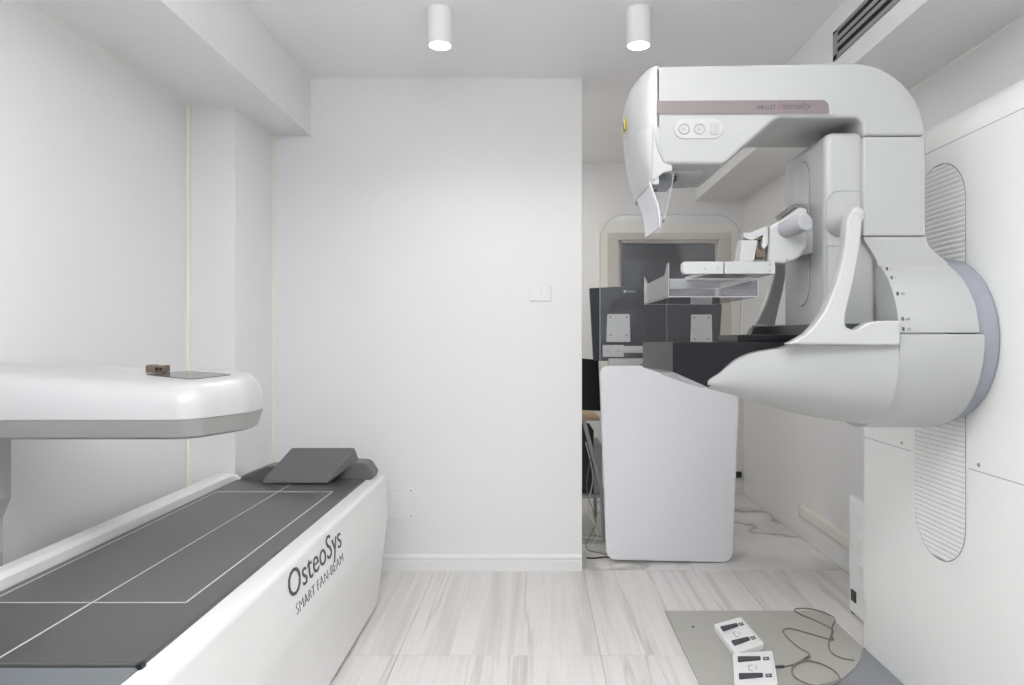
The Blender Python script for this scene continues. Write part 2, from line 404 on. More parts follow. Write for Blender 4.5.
prism('headrest', [(-1.365, .563), (-1.36, .59, .01), (-1.25, .634, .08), (-.88, .656, .1), (-.785, .648, .03), (-.752, .597, .02), (-.760, .572)], 3.15, 3.27, 'pad2', bd, 'y', .014, 3)
B('foot_pad', (-1.378, -.787, .57, 1.355, .553, .575), 'footp', bd, .006, 3)
B('latch', (-.793, -.780, 1.350, 1.368, .560, .581), 'black', bd, .002)
# scan arm
def plan(ins, xl=-1.6, f=1):
    near = [(xl+i*.1, 1.75+ins) for i in range(1, 7)]; far = [(xl+i*.1, 2.12-ins) for i in range(6, 0, -1)]
    pts = [(xl, 1.75+ins)]+near+[(-.89-ins*.4, 1.75+ins, .09), (-.812-ins, 1.93+ins*.3, .10), (-.817-ins, 2.12-ins, .10)]+far+[(xl, 2.12-ins)]
    out = fillet(pts, 10)
    if f < 1:
        for p in out: p.y = 1.945+(p.y-1.945)*f; p.x = p.x if p.x < -1.0 else -1.0+(p.x+1.0)*(f*.6+.4)
    return out
def armz(x, y, z):
    k = max(0, min(1, (-1.05-x)/.35)); k = k*k*(3-2*k); q = max(0, min(1, (z-1.05)/.07))
    return z+q*(.024*k+(y-2.06)*.07)
rings = [[(p.x, p.y, armz(p.x, p.y, z)) for p in plan(i)] for z, i in ((1.019, .012), (1.017, .0), (1.045, .001), (1.075, .006), (1.100, .016), (1.115, .028), (1.123, .040), (1.127, .054), (1.128, .07))]+[[(p.x, p.y, armz(p.x, p.y, 1.1285)) for p in plan(.07, f=g)] for g in (.8, .5, .2, .02)]
sa = loft('scan_arm', rings, 'armw', bd, ang=60)
loft('arm_underside', [[(p.x, p.y, z) for p in plan(i)] for z, i in ((.963, .05), (.964, .022), (.970, .014), (1.016, .001))], 'band', sa, ang=30)
df = fillet([(-1.115, 1.945, .01), (-.93, 1.852, .03), (-.868, 1.965, .02), (-1.045, 2.045, .03)], 6)
loft('display_film', [[(p.x, p.y, armz(p.x, p.y, 1.128)+h) for p in df] for h in (-.003, .0022)], 'screen', sa)
loft('arm_column', [[(x0_, y_, z) for x0_, y_ in ((-1.595, 1.82), (xr, 1.82), (xr, 2.0), (-1.595, 2.0))] for z, xr in ((.0, -1.562), (.70, -1.562), (.76, -1.537), (.972, -1.537))], 'armw', bd, ang=20)
# lettering
o3 = Vector((-.7085, 1.94, .482)); yd = Vector((-.0165, 0, .16)).normalized()
def sidex(z): # side face x at height
    for (a, b), (c, d) in zip(prof, prof[1:]):
        if b >= z >= d and a > -.8: return a+(c-a)*(b-z)/(b-d)
def sidetext(body, y0, wdt, z, size, off, m='ink', sp=1):
    z2 = z+size*.7; xa, xb = sidex(z), sidex(z2)
    text('lettering', body, (xa+.0016, y0, z), (0, 1, 0), (xb-xa, 0, z2-z), size, m, bd, wdt, off=off, spacing=sp)
sidetext('OsteoSys', 1.935, .515, .482, .112, -.0005)
sidetext('SMART', 1.975, .165, .425, .048, -.0015); sidetext('FAN-BEAM', 2.165, .285, .425, .048, -.0015)
# pillow
bm = bmesh.new()
c8 = [(-1.222, 3.03, .5785), (-.925, 3.03, .5785), (-.825, 3.20, .655), (-1.12, 3.20, .655),
      (-1.216, 3.035, .598), (-.928, 3.035, .598), (-.848, 3.20, .716), (-1.145, 3.20, .716)]
v = [bm.verts.new(p) for p in c8]
for f in ((0,1,2,3),(4,5,6,7),(0,1,5,4),(1,2,6,5),(2,3,7,6),(3,0,4,7)): bm.faces.new([v[i] for i in f])
bev(bm, .018, 5); pl = finish('wedge_pillow', bm, 'pad2', None)
tag(pl, 'grey wedge head pillow on the far end of the scanner bed', 'pillow')
# metal block
xb, zb = (157.5-CX)/F*2.0, 1.1265
t = thing('metal_buckle', 'small bronze metal block lying on the white scanner arm', 'block', (xb, 2.0, zb))
B('block', (xb-.027, xb+.027, 1.985, 2.02, zb, zb+.021), 'bronze', t, .002)
for s in (-1, 1): B('slot', (xb+.012+s*.006-.004, xb+.012+s*.006+.004, 1.9835, 1.9855, zb+.006, zb+.015), 'hole', t)
B('tab', (xb-.024, xb-.006, 1.99, 2.015, zb+.021, zb+.0225), 'bronze', t)

# ------------------------------------------------------------------ mammography machine
mg = thing('mammography_machine', 'big white C-shaped mammography machine mounted on a cabinet stand at the right', 'medical scanner', (1.3, 2.1, 0))
XS = 1.29; YC = 2.14
# stand
st = prism('stand_cabinet', [(XS, .0), (XS, 1.96, .12), (XR-.02, 1.96), (XR-.02, .0)], 1.45, 2.69, 'shell', mg, 'y', .004, 2, n=10)
def sline(y0, y1, z): B('seam', (XS-.0006, XS+.001, y0, y1, z-.001, z+.001), 'seam', st)
sline(1.45, 2.035, .838); sline(2.35, 2.69, .838); sline(1.45, 2.69, 1.835)
for (px, py) in ((902, 443), (979, 465)):
    y = XS*F/(px-CX); z = EYE+(CY-py)/F*y
    cyl('screw', (XS-.003, y, z), (XS, y, z), .0055, 'steel', st, 16)
yc, rr, zb, zt_ = 2.185, .135, .52, 1.78
pill = [(yc-rr, zb, rr*.999), (yc+rr, zb, rr*.999), (yc+rr, zt_, rr*.999), (yc-rr, zt_, rr*.999)]
fp = fillet(pill, 14)
def pillring(infl): return [((yc+(p.x-yc)*(1+infl/rr)), ((zb+zt_)/2+(p.y-(zb+zt_)/2)*(1+infl/((zt_-zb)/2)))) for p in fp]
bm = bmesh.new()
A = [bm.verts.new((XS-.001, a, b)) for a, b in pillring(.0018)]; Bq = [bm.verts.new((XS-.001, a, b)) for a, b in pillring(0)]
for k in range(len(A)): bm.faces.new((A[k], A[(k+1) % len(A)], Bq[(k+1) % len(A)], Bq[k]))
finish('slot_rim', bm, 'seam', st)
bm = bmesh.new(); pitch = .0155; k = 0; z = zb+.006        # pleats of the slot cover
while z < zt_-.006:
    h = pitch*.5
    def half(zz):
        d = max(0, (zb+rr)-zz, zz-(zt_-rr)); return math.sqrt(max(1e-6, rr*rr-d*d))
    za, zc = z, min(z+pitch-.0012, zt_-.004); ha, hc = half(za), half(zc)
    pts = [(XS-.0010, yc-ha, za), (XS-.0010, yc+ha, za), (XS-.0022, yc+(ha+hc)/2, (za+zc)/2), (XS-.0010, yc+hc, zc), (XS-.0010, yc-hc, zc), (XS-.0022, yc-(ha+hc)/2, (za+zc)/2)]
    v = [bm.verts.new(p) for p in pts]; bm.faces.new((v[0], v[1], v[2], v[5])); bm.faces.new((v[5], v[2], v[3], v[4]))
    z += pitch
so = finish('slot_pleats', bm, 'shell', st, False); so['kind'] = 'stuff'
bm = bmesh.new(); bm.faces.new([bm.verts.new((XS-.0006, a, b)) for a, b in pillring(0)]); finish('slot_backing', bm, 'seam', st, False)
# hub and drum (turning axis along X)
cyl('rotation_hub', (1.215, YC, 1.222), (XS-.001, YC, 1.222), .250, 'hub', mg, 96, .012, 4)
def xcyl(name, x0, x1, r, a0, a1, m, parent, r2=None, n=60, bv=.004, xr=None):
    # shell sector around the hub axis, angle from up (+Z) turning towards the camera (-Y); xr(a) gives right edge
    pts = []
    bm = bmesh.new(); A = []; Bs = []
    ring = []
    for k in range(n+1):
        a = a0+(a1-a0)*k/n; y = YC-math.sin(a)*r; z = 1.222+math.cos(a)*r
        ring.append(((x0, y, z), ((xr(a) if xr else x1), y, z), (x0, YC-math.sin(a)*(r-.1), 1.222+math.cos(a)*(r-.1)), ((xr(a) if xr else x1), YC-math.sin(a)*(r-.1), 1.222+math.cos(a)*(r-.1))))
    R = [[bm.verts.new(p) for p in q] for q in ring]
    for a, b in zip(R, R[1:]):
        bm.faces.new((a[0], b[0], b[1], a[1])); bm.faces.new((a[2], a[3], b[3], b[2])); bm.faces.new((a[0], a[2], b[2], b[0])); bm.faces.new((a[1], b[1], b[3], a[3]))
    for q in (R[0], R[-1]): bm.faces.new((q[0], q[1], q[3], q[2]))
    if bv: bev(bm, bv, 2, 60)
    return finish(name, bm, m, parent)
pi = math.pi
def flare(a):    # right edge: column width at the top, full width lower down
    z = math.cos(abs(a))*.27
    T = [(.30, 1.135), (.264, 1.141), (.238, 1.17), (.215, 1.198), (.165, 1.210), (.10, 1.216), (-1, 1.223)]
    for (a0, b0), (a1, b1) in zip(T, T[1:]):
        if z >= a1: return b0+(b1-b0)*(min(z, a0)-a0)/(a1-a0)
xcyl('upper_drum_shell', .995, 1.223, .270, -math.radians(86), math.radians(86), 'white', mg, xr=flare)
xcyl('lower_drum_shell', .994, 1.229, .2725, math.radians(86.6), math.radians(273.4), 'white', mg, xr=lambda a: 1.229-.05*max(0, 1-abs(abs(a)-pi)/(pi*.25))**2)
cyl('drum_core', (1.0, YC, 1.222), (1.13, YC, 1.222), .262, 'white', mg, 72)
for a, s in ((42, 1), (50, 1), (62, 1), (78, 1), (86, 0)):
    ar = math.radians(min(a, 84)); y = YC-math.sin(ar)*.2715; z = 1.222+math.cos(ar)*.2715
    d = B('scale_mark', (1.004, 1.009, y-.001, y+.002, z-.004, z+.006), 'ink', mg)
    text('scale_number', {42: '0', 50: '5', 62: '30', 78: '60', 86: '90'}[a], (1.016, y-.0006, z-.003), (1, 0, 0), (0, math.cos(ar), math.sin(ar)), .012, 'seam', mg)
# C arm
Y0, Y1 = 1.98, 2.30
arc = [(852+74*math.sin(k*math.pi/36), 136.5-74*math.cos(k*math.pi/36)) for k in range(19)]
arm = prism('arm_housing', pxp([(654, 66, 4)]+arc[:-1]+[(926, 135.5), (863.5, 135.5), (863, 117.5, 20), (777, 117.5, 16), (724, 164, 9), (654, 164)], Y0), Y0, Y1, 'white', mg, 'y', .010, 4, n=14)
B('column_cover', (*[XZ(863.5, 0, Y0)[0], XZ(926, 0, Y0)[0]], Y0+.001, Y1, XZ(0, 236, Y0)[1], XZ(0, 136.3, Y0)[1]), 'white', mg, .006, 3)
# neck between column and drum
xa, xbb = XZ(864, 0, Y0)[0], XZ(926, 0, Y0)[0]
zn = XZ(0, 236.8, Y0)[1]
nk = [(zn, xa, xbb), (EYE+.280, xa+.004, 1.134), (EYE+.264, .966, 1.141), (EYE+.238, .981, 1.170), (EYE+.222, .989, 1.190), (EYE+.205, .993, 1.199)]
loft('neck', [[(a, Y0+.001, z), (b, Y0+.001, z), (b, Y1, z), (a, Y1, z)] for z, a, b in nk], 'white', mg, ang=45)
# nose of the head: superellipse in plan
def nose(name, prof, xs, m, parent, y0, y1, ex=0, pw=2.4, ang=60, mi=0):
    prof = [Vector((a, b, 0)) for a, b in prof]; prof = spline(prof, 4)
    N = 24; rings = []
    for p in prof:
        r = []
        for k in range(N+1):
            th = -pi/2+pi*k/N; s = math.copysign(abs(math.sin(th))**(2/pw), math.sin(th)); c = abs(math.cos(th))**(2/pw)
            r.append((xs+(p.x-ex-xs)*c, (y0+y1)/2+(y1-y0)/2*s, p.y+EYE))
        r.append((xs+.01, y1, p.y+EYE)); r.append((xs+.01, y0, p.y+EYE))
        rings.append(r)
    return loft(name, rings, m, parent, ang=ang)
nose('head_cap', [(.342, .788), (.318, .786), (.298, .772), (.285, .750), (.277, .714), (.276, .66), (.281, .60), (.292, .545), (.301, .505)], .346, 'white2', arm, Y0, Y1)
gd = nose('head_guard', [(.288, .612), (.284, .600), (.289, .56), (.300, .515), (.313, .475), (.326, .445)], .346, 'white2', mg, Y0-.004, Y1+.004, .003)
prism('guard_wing', pxp([(652.5, 128, 1), (655, 140, 4), (660, 153, 6), (664, 162, 4), (672, 165, 2), (672, 171, 2), (663, 173, 3), (652, 182, 2)], 1.975), Y0-.009, Y0+.004, 'white2', gd, 'y', .003)
# face shield
def sheet(name, pts3, th, m, parent):
    bm = bmesh.new(); n = len(pts3); a = [Vector(p) for p in pts3]
    nrm = (a[1]-a[0]).cross(a[2]-a[1]).normalized()*th
    A = [bm.verts.new(p) for p in a]; C = [bm.verts.new(p+nrm) for p in a]
    bm.faces.new(A); bm.faces.new(C[::-1])
    for i in range(n): bm.faces.new((A[i], C[i], C[(i+1) % n], A[(i+1) % n]))
    return finish(name, bm, m, parent, False)
r_ = []
for (x, z) in ((.322, .455), (.334, .42), (.345, .39), (.351, .36), (.352, .323)):
    r_.append([(x+.006, 1.985, EYE+z), (x, 2.205, EYE+z+(z < .33)*-.0), (x+.004, 2.205, EYE+z), (x+.010, 1.985, EYE+z)])
fs = loft('face_shield', r_, 'frost', mg, ang=60)
sheet('shield_side', [(*[XZ(657, 172, 1.99)[0]], 1.99, XZ(657, 172, 1.99)[1]), (XZ(674, 170, 1.99)[0], 1.99, XZ(674, 170, 1.99)[1]), (XZ(671, 192, 1.99)[0], 1.99, XZ(671, 192, 1.99)[1]), (XZ(664, 222, 1.99)[0], 1.99, XZ(664, 222, 1.99)[1]), (XZ(657, 229, 1.99)[0], 1.99, XZ(657, 229, 1.99)[1])], .003, 'clear', fs)
tube('shield_edge', [P(*p, 1.989) for p in ((674, 171), (671, 192), (666, 212), (664, 222), (657, 229))], .0011, 'white2', fs, 6)
cyl('shield_pin', (XZ(663.5, 221, 1.985)[0], 1.981, XZ(663.5, 221, 1.985)[1]), (XZ(663.5, 221, 1.985)[0], 1.995, XZ(663.5, 221, 1.985)[1]), .0035, 'ink', fs, 12)
# underside block and collimator window
zb_ = EYE+.504
B('collimator_base', (.372, .50, 2.04, 2.25, zb_-.012, zb_+.01), 'white', mg, .008, 2)
B('collimator_window', (.375, .425, 2.06, 2.22, zb_-.030, zb_-.012), 'dark', mg, .002, 1)
# rose strip, lettering, button cluster
xs0, zs0 = XZ(655.5, 114, Y0); xs1, zs1 = XZ(829, 100, Y0)
prism('rose_strip', [(xs0+.004, zs0), (xs1, zs0, .003), (xs1-.002, zs1, .030), (xs0+.004, zs1-.003)], Y0-.0018, Y0+.002, 'pink', arm, 'y')
prism('strip_seam', [(xs0, zs0-.0035), (xs1+.02, zs0-.0035), (xs1+.02, zs0-.0015), (xs0, zs0-.0015)], Y0-.0006, Y0+.002, 'seam', arm, 'y')
text('lettering', 'AMULET', (*[XZ(757, 0, Y0)[0]], Y0-.002, XZ(0, 109.3, Y0)[1]), (1, 0, 0), (0, 0, 1), .0165, 'ink', arm, .052, spacing=1.5, off=.0003)
text('lettering', 'I', (XZ(777.5, 0, Y0)[0], Y0-.002, XZ(0, 109.3, Y0)[1]), (1, 0, 0), (0, 0, 1), .032, 'inkp', arm, .012, shear=.6)
text('lettering', 'nnovality', (XZ(781, 0, Y0)[0], Y0-.002, XZ(0, 109.3, Y0)[1]), (1, 0, 0), (0, 0, 1), .028, 'ink', arm, .088, shear=.6)
x0, z1 = XZ(674, 119, Y0); x1, z0 = XZ(723, 139, Y0)
bp_ = prism('button_panel', [(x0, z0, .0285), (x1, z0, .0285), (x1, z1, .0285), (x0, z1, .0285)], Y0-.003, Y0+.004, 'white2', arm, 'y', .0015, 2, n=10)
for i, px in enumerate((684, 699.5, 714.5)):
    cx_, cz = XZ(px, 129, Y0)
    if i < 2:
        bm = bmesh.new(); N = 28
        for k in range(N):
            a, b = 2*pi*k/N, 2*pi*(k+1)/N
            q = [(cx_+r*math.cos(t0), Y0-y, cz+r*math.sin(t0)) for t0 in (a, b) for r, y in ((.0175, .003), (.016, .006), (.0135, .006), (.012, .003))]
            v = [bm.verts.new(p) for p in q]
            for j in range(3): bm.faces.new((v[j], v[j+1], v[j+5], v[j+4]))
        bmesh.ops.remove_doubles(bm, verts=bm.verts, dist=1e-5)
        rb = finish('button', bm, 'white', bp_)
        cyl('button_mark', (cx_, Y0-.005, cz), (cx_, Y0-.002, cz), .005, 'pale', rb, 16, .001)
    else:
        rb = prism('button', [(cx_-.012, cz-.017, .005), (cx_+.012, cz-.017, .005), (cx_+.012, cz+.017, .005), (cx_-.012, cz+.017, .005)], Y0-.0055, Y0-.002, 'white', bp_, 'y', .0015)
        B('button_mark', (cx_-.006, cx_+.006, Y0-.0065, Y0-.005, cz-.010, cz+.002), 'pale', rb, .001)
        B('button_mark', (cx_-.004, cx_+.004, Y0-.0065, Y0-.005, cz+.005, cz+.009), 'pale', rb, .001)
B('button_divider', (XZ(707, 0, Y0)[0]-.0008, XZ(707, 0, Y0)[0]+.0008, Y0-.0036, Y0, z0+.003, z1-.003), 'pale', bp_)
# warning label on nose
prism('warning_label', [(2.09, 1.868), (2.14, 1.868), (2.115, 1.908)], .2715, .275, 'yellow', arm, 'x')
prism('warning_label', [(2.100, 1.873), (2.130, 1.873), (2.115, 1.898)], .2708, .2716, 'ink', arm, 'x').name = 'warning_symbol'
# tower between the arm ends
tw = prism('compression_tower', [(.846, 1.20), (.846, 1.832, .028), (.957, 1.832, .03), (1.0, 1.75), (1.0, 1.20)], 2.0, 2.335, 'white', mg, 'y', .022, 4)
# slot outline on tower front
py0, py1, pz0, pz1 = 2.115, 2.235, 1.33, 1.785
fpp = fillet([(py0, pz0, .0595), (py1, pz0, .0595), (py1, pz1, .0595), (py0, pz1, .0595)], 10)
bm = bmesh.new(); c0 = ((py0+py1)/2, (pz0+pz1)/2)
def infl(p, d): return (p.x+math.copysign(min(d, abs(p.x-c0[0])), p.x-c0[0]), p.y+math.copysign(min(d, abs(p.y-c0[1])), p.y-c0[1]))
A = [bm.verts.new((.8452, *infl(p, 0))) for p in fpp]; C = [bm.verts.new((.8452, *infl(p, .0025))) for p in fpp]
for k in range(len(A)): bm.faces.new((A[k], A[(k+1) % len(A)], C[(k+1) % len(A)], C[k]))
finish('slot_edge', bm, 'seam', tw, False)
prism('slot_insert', [(a.x, a.y) for a in fpp], .843, .8455, 'white2', tw, 'x')
# side panel with pivot
def outline(name, pts, y, wd, m, parent, closed=True):
    f = fillet(pts, 8); L = len(f); path = [(p.x, y, p.y) for p in f]+([(f[0].x, y, f[0].y)] if closed else [])
    return tube(name, path, wd, m, parent, 4)
outline('panel_seam', pxp([(826, 246), (826, 191, 14), (862, 191), (862, 246)], 2.0), 1.9995, .0010, 'seam', tw)
outline('panel_seam', pxp([(826.5, 320), (826.5, 246), (827, 246), (827, 320)], 2.0), 1.9995, .0006, 'seam', tw)
xk, zk = XZ(849, 214, 1.93)
rr_ = []
for yy, r in ((2.002, .044), (1.985, .041), (1.96, .034), (1.93, .028), (1.905, .024), (1.892, .021), (1.888, .012)):
    rr_.append([(xk+.006+r*math.cos(a*pi/16), yy, zk-.010+r*1.05*math.sin(a*pi/16)) for a in range(32)])
loft('handle_pivot', rr_, 'white2', mg, ang=70)
# mirrored on far side
loft('handle_pivot', [[(x, 2*2.167-y, z) for x, y, z in r] for r in rr_], 'white2', mg, ang=70)
# handles
hp = [(844.5, 222), (843, 245), (840, 262), (835, 281), (829, 297), (821, 314), (812, 326), (804, 334), (794, 340), (785, 344.5), (898, 345.3), (898, 320.8), (876, 320.8, 4), (867, 322, 6), (852, 330.5, 6), (843.5, 327, 4), (843, 318, 8), (847, 300), (852, 280), (855.5, 262), (858.5, 242), (860, 222), (857, 213, 4), (848, 213, 4)]
YH = 1.865
for (a, b) in ((1.85, 1.892), (2*YC-1.892, 2*YC-1.85)):
    prism('side_handle', pxp(hp, YH), a, b, 'white2', mg, 'y', .007, 3, ang=50)
# seams between handle base and housing
# table housing loft
def half_w(x):
    k = max(0, min(1, (x-.50)/.27)); k = k*k*(3-2*k); return .170+.083*k+max(0, (x-.77)/.224)*.02
def sect(x, zt0, zb0, n=22):
    wv = half_w(x); r = []
    for k in range(n+1):
        th = -pi/2+pi*k/n
        ex = 2/(4.0-1.4*max(0, min(1, (x-.5)/.3))); s = math.copysign(abs(math.sin(th))**ex, math.sin(th)); c = abs(math.cos(th))**ex
        r.append((x, YC+wv*s, EYE+zt0-(zt0-zb0)*c))
    return r
keys = [(.497, -.126, -.142), (.504, -.118, -.146), (.533, -.099, -.157), (.574, -.063, -.168), (.628, -.040, -.182), (.697, -.028, -.204), (.741, -.0185, -.2165), (.80, -.0200, -.232), (.873, -.0200, -.247), (.94, -.0200, -.256), (.9925, -.0200, -.263)]
keys = [tuple(v) for v in spline([Vector(k) for k in keys], 4)]
loft('table_housing', [sect(*k) for k in keys], 'white', mg, ang=50)
# black breast support table
bm = prism_bm([(.397, EYE-.013), (.397, EYE-.0985), (.500, EYE-.143), (.515, EYE-.135), (.56, EYE-.100), (.62, EYE-.070), (.70, EYE-.048), (.9, EYE-.040), (.9, EYE-.013)], Y0, 2.30)
for v in bm.verts:
    if v.co.x < .5: v.co.x -= .038*(v.co.y-Y0)/.32
bev(bm, .003, 2); tb = finish('support_table', bm, 'black', mg)
B('table_ledge', (.60, .86, 2.03, 2.25, EYE-.014, EYE+.010), 'black', tb, .004)
prism('front_trim', [(.400, 1.128), (.47, 1.100), (.497, 1.083), (.48, 1.083), (.42, 1.105)], Y0+.004, 2.29, 'steel', tb, 'y')
B('interior_tray', (.80, .995, 1.895, 2.385, EYE-.03, EYE+.040), 'dark', mg)
for px in (756, 777):
    x_, z_ = XZ(px, 331, 2.36)
    k_ = prism('control_pad', [(x_-.028, z_-.022, .004), (x_-.016, z_+.014, .012), (x_+.026, z_+.016, .006), (x_+.028, z_-.022, .004)], 2.33, 2.385, 'dark', mg, 'y', .004)
    tube('pad_bezel', [(x_-.034, 2.332, z_-.022), (x_-.02, 2.332, z_+.018), (x_+.028, 2.332, z_+.019)], .004, 'white2', k_, 8)
# compression carriage
cr = prism('compression_carriage', pxp([(770, 226, 4), (783, 219, 3), (800, 207, 3), (808, 208, 5), (808, 246, 10), (800, 258, 12), (785, 264, 10), (768, 263, 4)], 2.03), 2.03, 2.28, 'white2', mg, 'y', .010, 3)
prism('carriage_mount', pxp([(790, 222), (829, 214), (829, 250), (790, 255)], 2.03), 2.09, 2.24, 'white2', mg, 'y', .004)
kx, kz = XZ(799.5, 222.5, 1.97)
kb = cyl('compression_knob', (kx-.018, 2.04, kz-.010), (kx+.012, 1.955, kz+.0), .026, 'pale', mg, 40, .004, 3)
sheet('carriage_display', [P(778, 221.5, 2.045), P(799, 206, 2.045), P(795, 203.8, 2.24), P(775, 217, 2.24)], -.002, 'pink', cr)
sheet('carriage_screen', [P(781, 218.2, 2.055), P(796, 207.0, 2.055), P(792.5, 204.4, 2.22), P(779, 214.4, 2.22)], .001, 'screen', cr)
tube('guard_seam', [P(*p, Y0-.0095) for p in ((652.6, 127.5), (655, 139), (659, 153), (664.5, 162.5), (672, 165.2))], .0010, 'seam', gd, 6)
cyl('screw', (XZ(787, 0, 2.03)[0], 2.026, XZ(0, 259.5, 2.03)[1]), (XZ(787, 0, 2.03)[0], 2.031, XZ(0, 259.5, 2.03)[1]), .003, 'seam', cr, 12)
# clamp
prism('paddle_clamp', pxp([(742, 240, 2), (749, 233, 2), (768, 226, 2), (769, 262, 2), (738, 262, 2)], 2.06), 2.06, 2.11, 'white', mg, 'y', .004)
cl = prism('clamp_bracket', pxp([(741, 240, 1), (757, 241, 1), (753, 262), (738, 262)], 2.03), 2.02, 2.06, 'white2', mg, 'y', .003)
prism('clamp_hook', pxp([(742, 232.5, 1), (750, 233, 2), (766, 226, 2), (768, 229), (768, 245, 2), (763, 250, 2), (761, 246), (763, 235), (752, 241, 1), (744, 238, 1)], 2.03), 2.025, 2.058, 'white2', cl, 'y', .003)
B('clamp_pin', (*[XZ(755, 0, 2.04)[0], XZ(765, 0, 2.04)[0]], 2.035, 2.06, XZ(0, 258, 2.04)[1], XZ(0, 249, 2.04)[1]), 'bronze', cl, .003)
B('clamp_pin', (*[XZ(753, 0, 2.04)[0], XZ(762, 0, 2.04)[0]], 2.035, 2.06, XZ(0, 240, 2.04)[1], XZ(0, 237, 2.04)[1]), 'bronze', cl, .002)
# paddle frame
ya, yb_ = 1.94, 2.35
def bar(px0, px1, y, m='white2', r=.005, zA=261.5, zB=274):
    return prism('paddle_bar', [(px0, XZ(0, zB, ya)[1], r), (px1, XZ(0, zB, ya)[1], .002), (px1, XZ(0, zA, ya)[1], .002), (px0, XZ(0, zA, ya)[1], r)], y, y+.022, m, mg, 'y', .003)
x682 = XZ(682, 0, ya)[0]; x724 = XZ(724, 0, ya)[0]; x775 = XZ(775, 0, ya)[0]
b1 = bar(x682, x724-.001, ya, r=.012); bar(x724+.001, x775, ya-.002, 'white')
mg_last = b1
for px in (705, 718): 
    a, b = XZ(px, 268.5, ya); cyl('rivet', (a, ya-.001, b), (a, ya+.002, b), .003, 'seam', b1, 10)
for py in (264.5, 270.5):
    a, b = XZ(770, py, ya-.002); cyl('screw', (a, ya-.0045, b), (a, ya, b), .0032, 'seam', b1, 10)
fz0, fz1 = XZ(0, 289, yb_)[1], XZ(0, 280, yb_)[1]; fx0, fx1 = XZ(652, 0, yb_)[0], XZ(719, 0, yb_)[0]
b2 = prism('paddle_bar', [(fx0, fz0, .012), (fx1, fz0, .002), (fx1, fz1, .002), (fx0, fz1, .012)], yb_-.022, yb_, 'white2', mg, 'y', .003)
prism('paddle_arm', [(x724+.005, ya+.012), (x775-.01, ya+.012), (fx1+.02, yb_-.01), (fx1-.12, yb_-.01)], fz1-.004, fz1+.010, 'white2', mg, 'z', .003); b3 = B('paddle_crossbar', (x775-.05, x775, ya+.01, yb_-.01, XZ(0, 274, ya)[1], XZ(0, 262, ya)[1]), 'white2', mg, .004)
B('paddle_slider', (fx0+.03, fx0+.16, yb_-.025, yb_-.02, fz0+.005, fz1-.004), 'pale', b2, .001)
# paddle tray: transparent box
px0_, px1_ = .374, .625; pz0_, pz1_, pz2_ = EYE+.116, EYE+.166, EYE+.212
pd = B('paddle', (px0_, px1_, 1.925, 2.355, pz0_, pz0_+.003), 'clear2', mg)
def wallp(pts, th_, axis='y', lo=0, hi=0):
    o = prism('paddle_wall', pts, lo, hi, 'clear2', pd, axis); return o
wallp([(px0_, pz0_), (px1_, pz0_), (px1_, pz1_), (px0_, pz1_)], 0, 'y', 1.925, 1.928)
wallp([(px0_, pz0_), (px1_, pz0_), (px1_, pz1_), (px0_, pz1_)], 0, 'y', 2.352, 2.355)
wallp([(1.928, pz0_), (2.352, pz0_), (2.352, pz1_), (1.928, pz1_)], 0, 'x', px1_-.003, px1_)
wallp([(1.928, pz0_), (2.352, pz0_), (2.352, pz2_, .01), (2.30, pz2_-.03, .03), (1.99, pz2_-.03, .03), (1.955, pz2_, .01), (1.928, pz2_)], 0, 'x', px0_, px0_+.003)
e = .0011
for a, b in (((px0_, 1.925, pz1_), (px1_, 1.925, pz1_)), ((px0_, 1.925, pz0_), (px1_, 1.925, pz0_)), ((px0_, 2.355, pz0_), (px1_, 2.355, pz0_)), ((px1_, 1.925, pz0_), (px1_, 1.925, pz1_)),
             ((px1_, 2.355, pz0_), (px1_, 2.355, pz1_)), ((px0_, 2.355, pz0_), (px0_, 2.355, pz2_)), ((px0_, 1.925, pz0_), (px0_, 1.925, pz2_)), ((px0_, 1.925, pz0_), (px0_, 2.355, pz0_))):
    tube('paddle_edge', [a, b], e, 'edge', pd, 5)
# base foot
bp2 = [(1.289, 2.688), (1.23, 2.583), (1.175, 2.514), (1.103, 2.444), (1.03, 2.410), (1.0, 2.398), (.98, 1.7, .1), (1.289, 1.5)]
prism('base_foot', bp2, .001, .012, 'base', mg, 'z', .002)
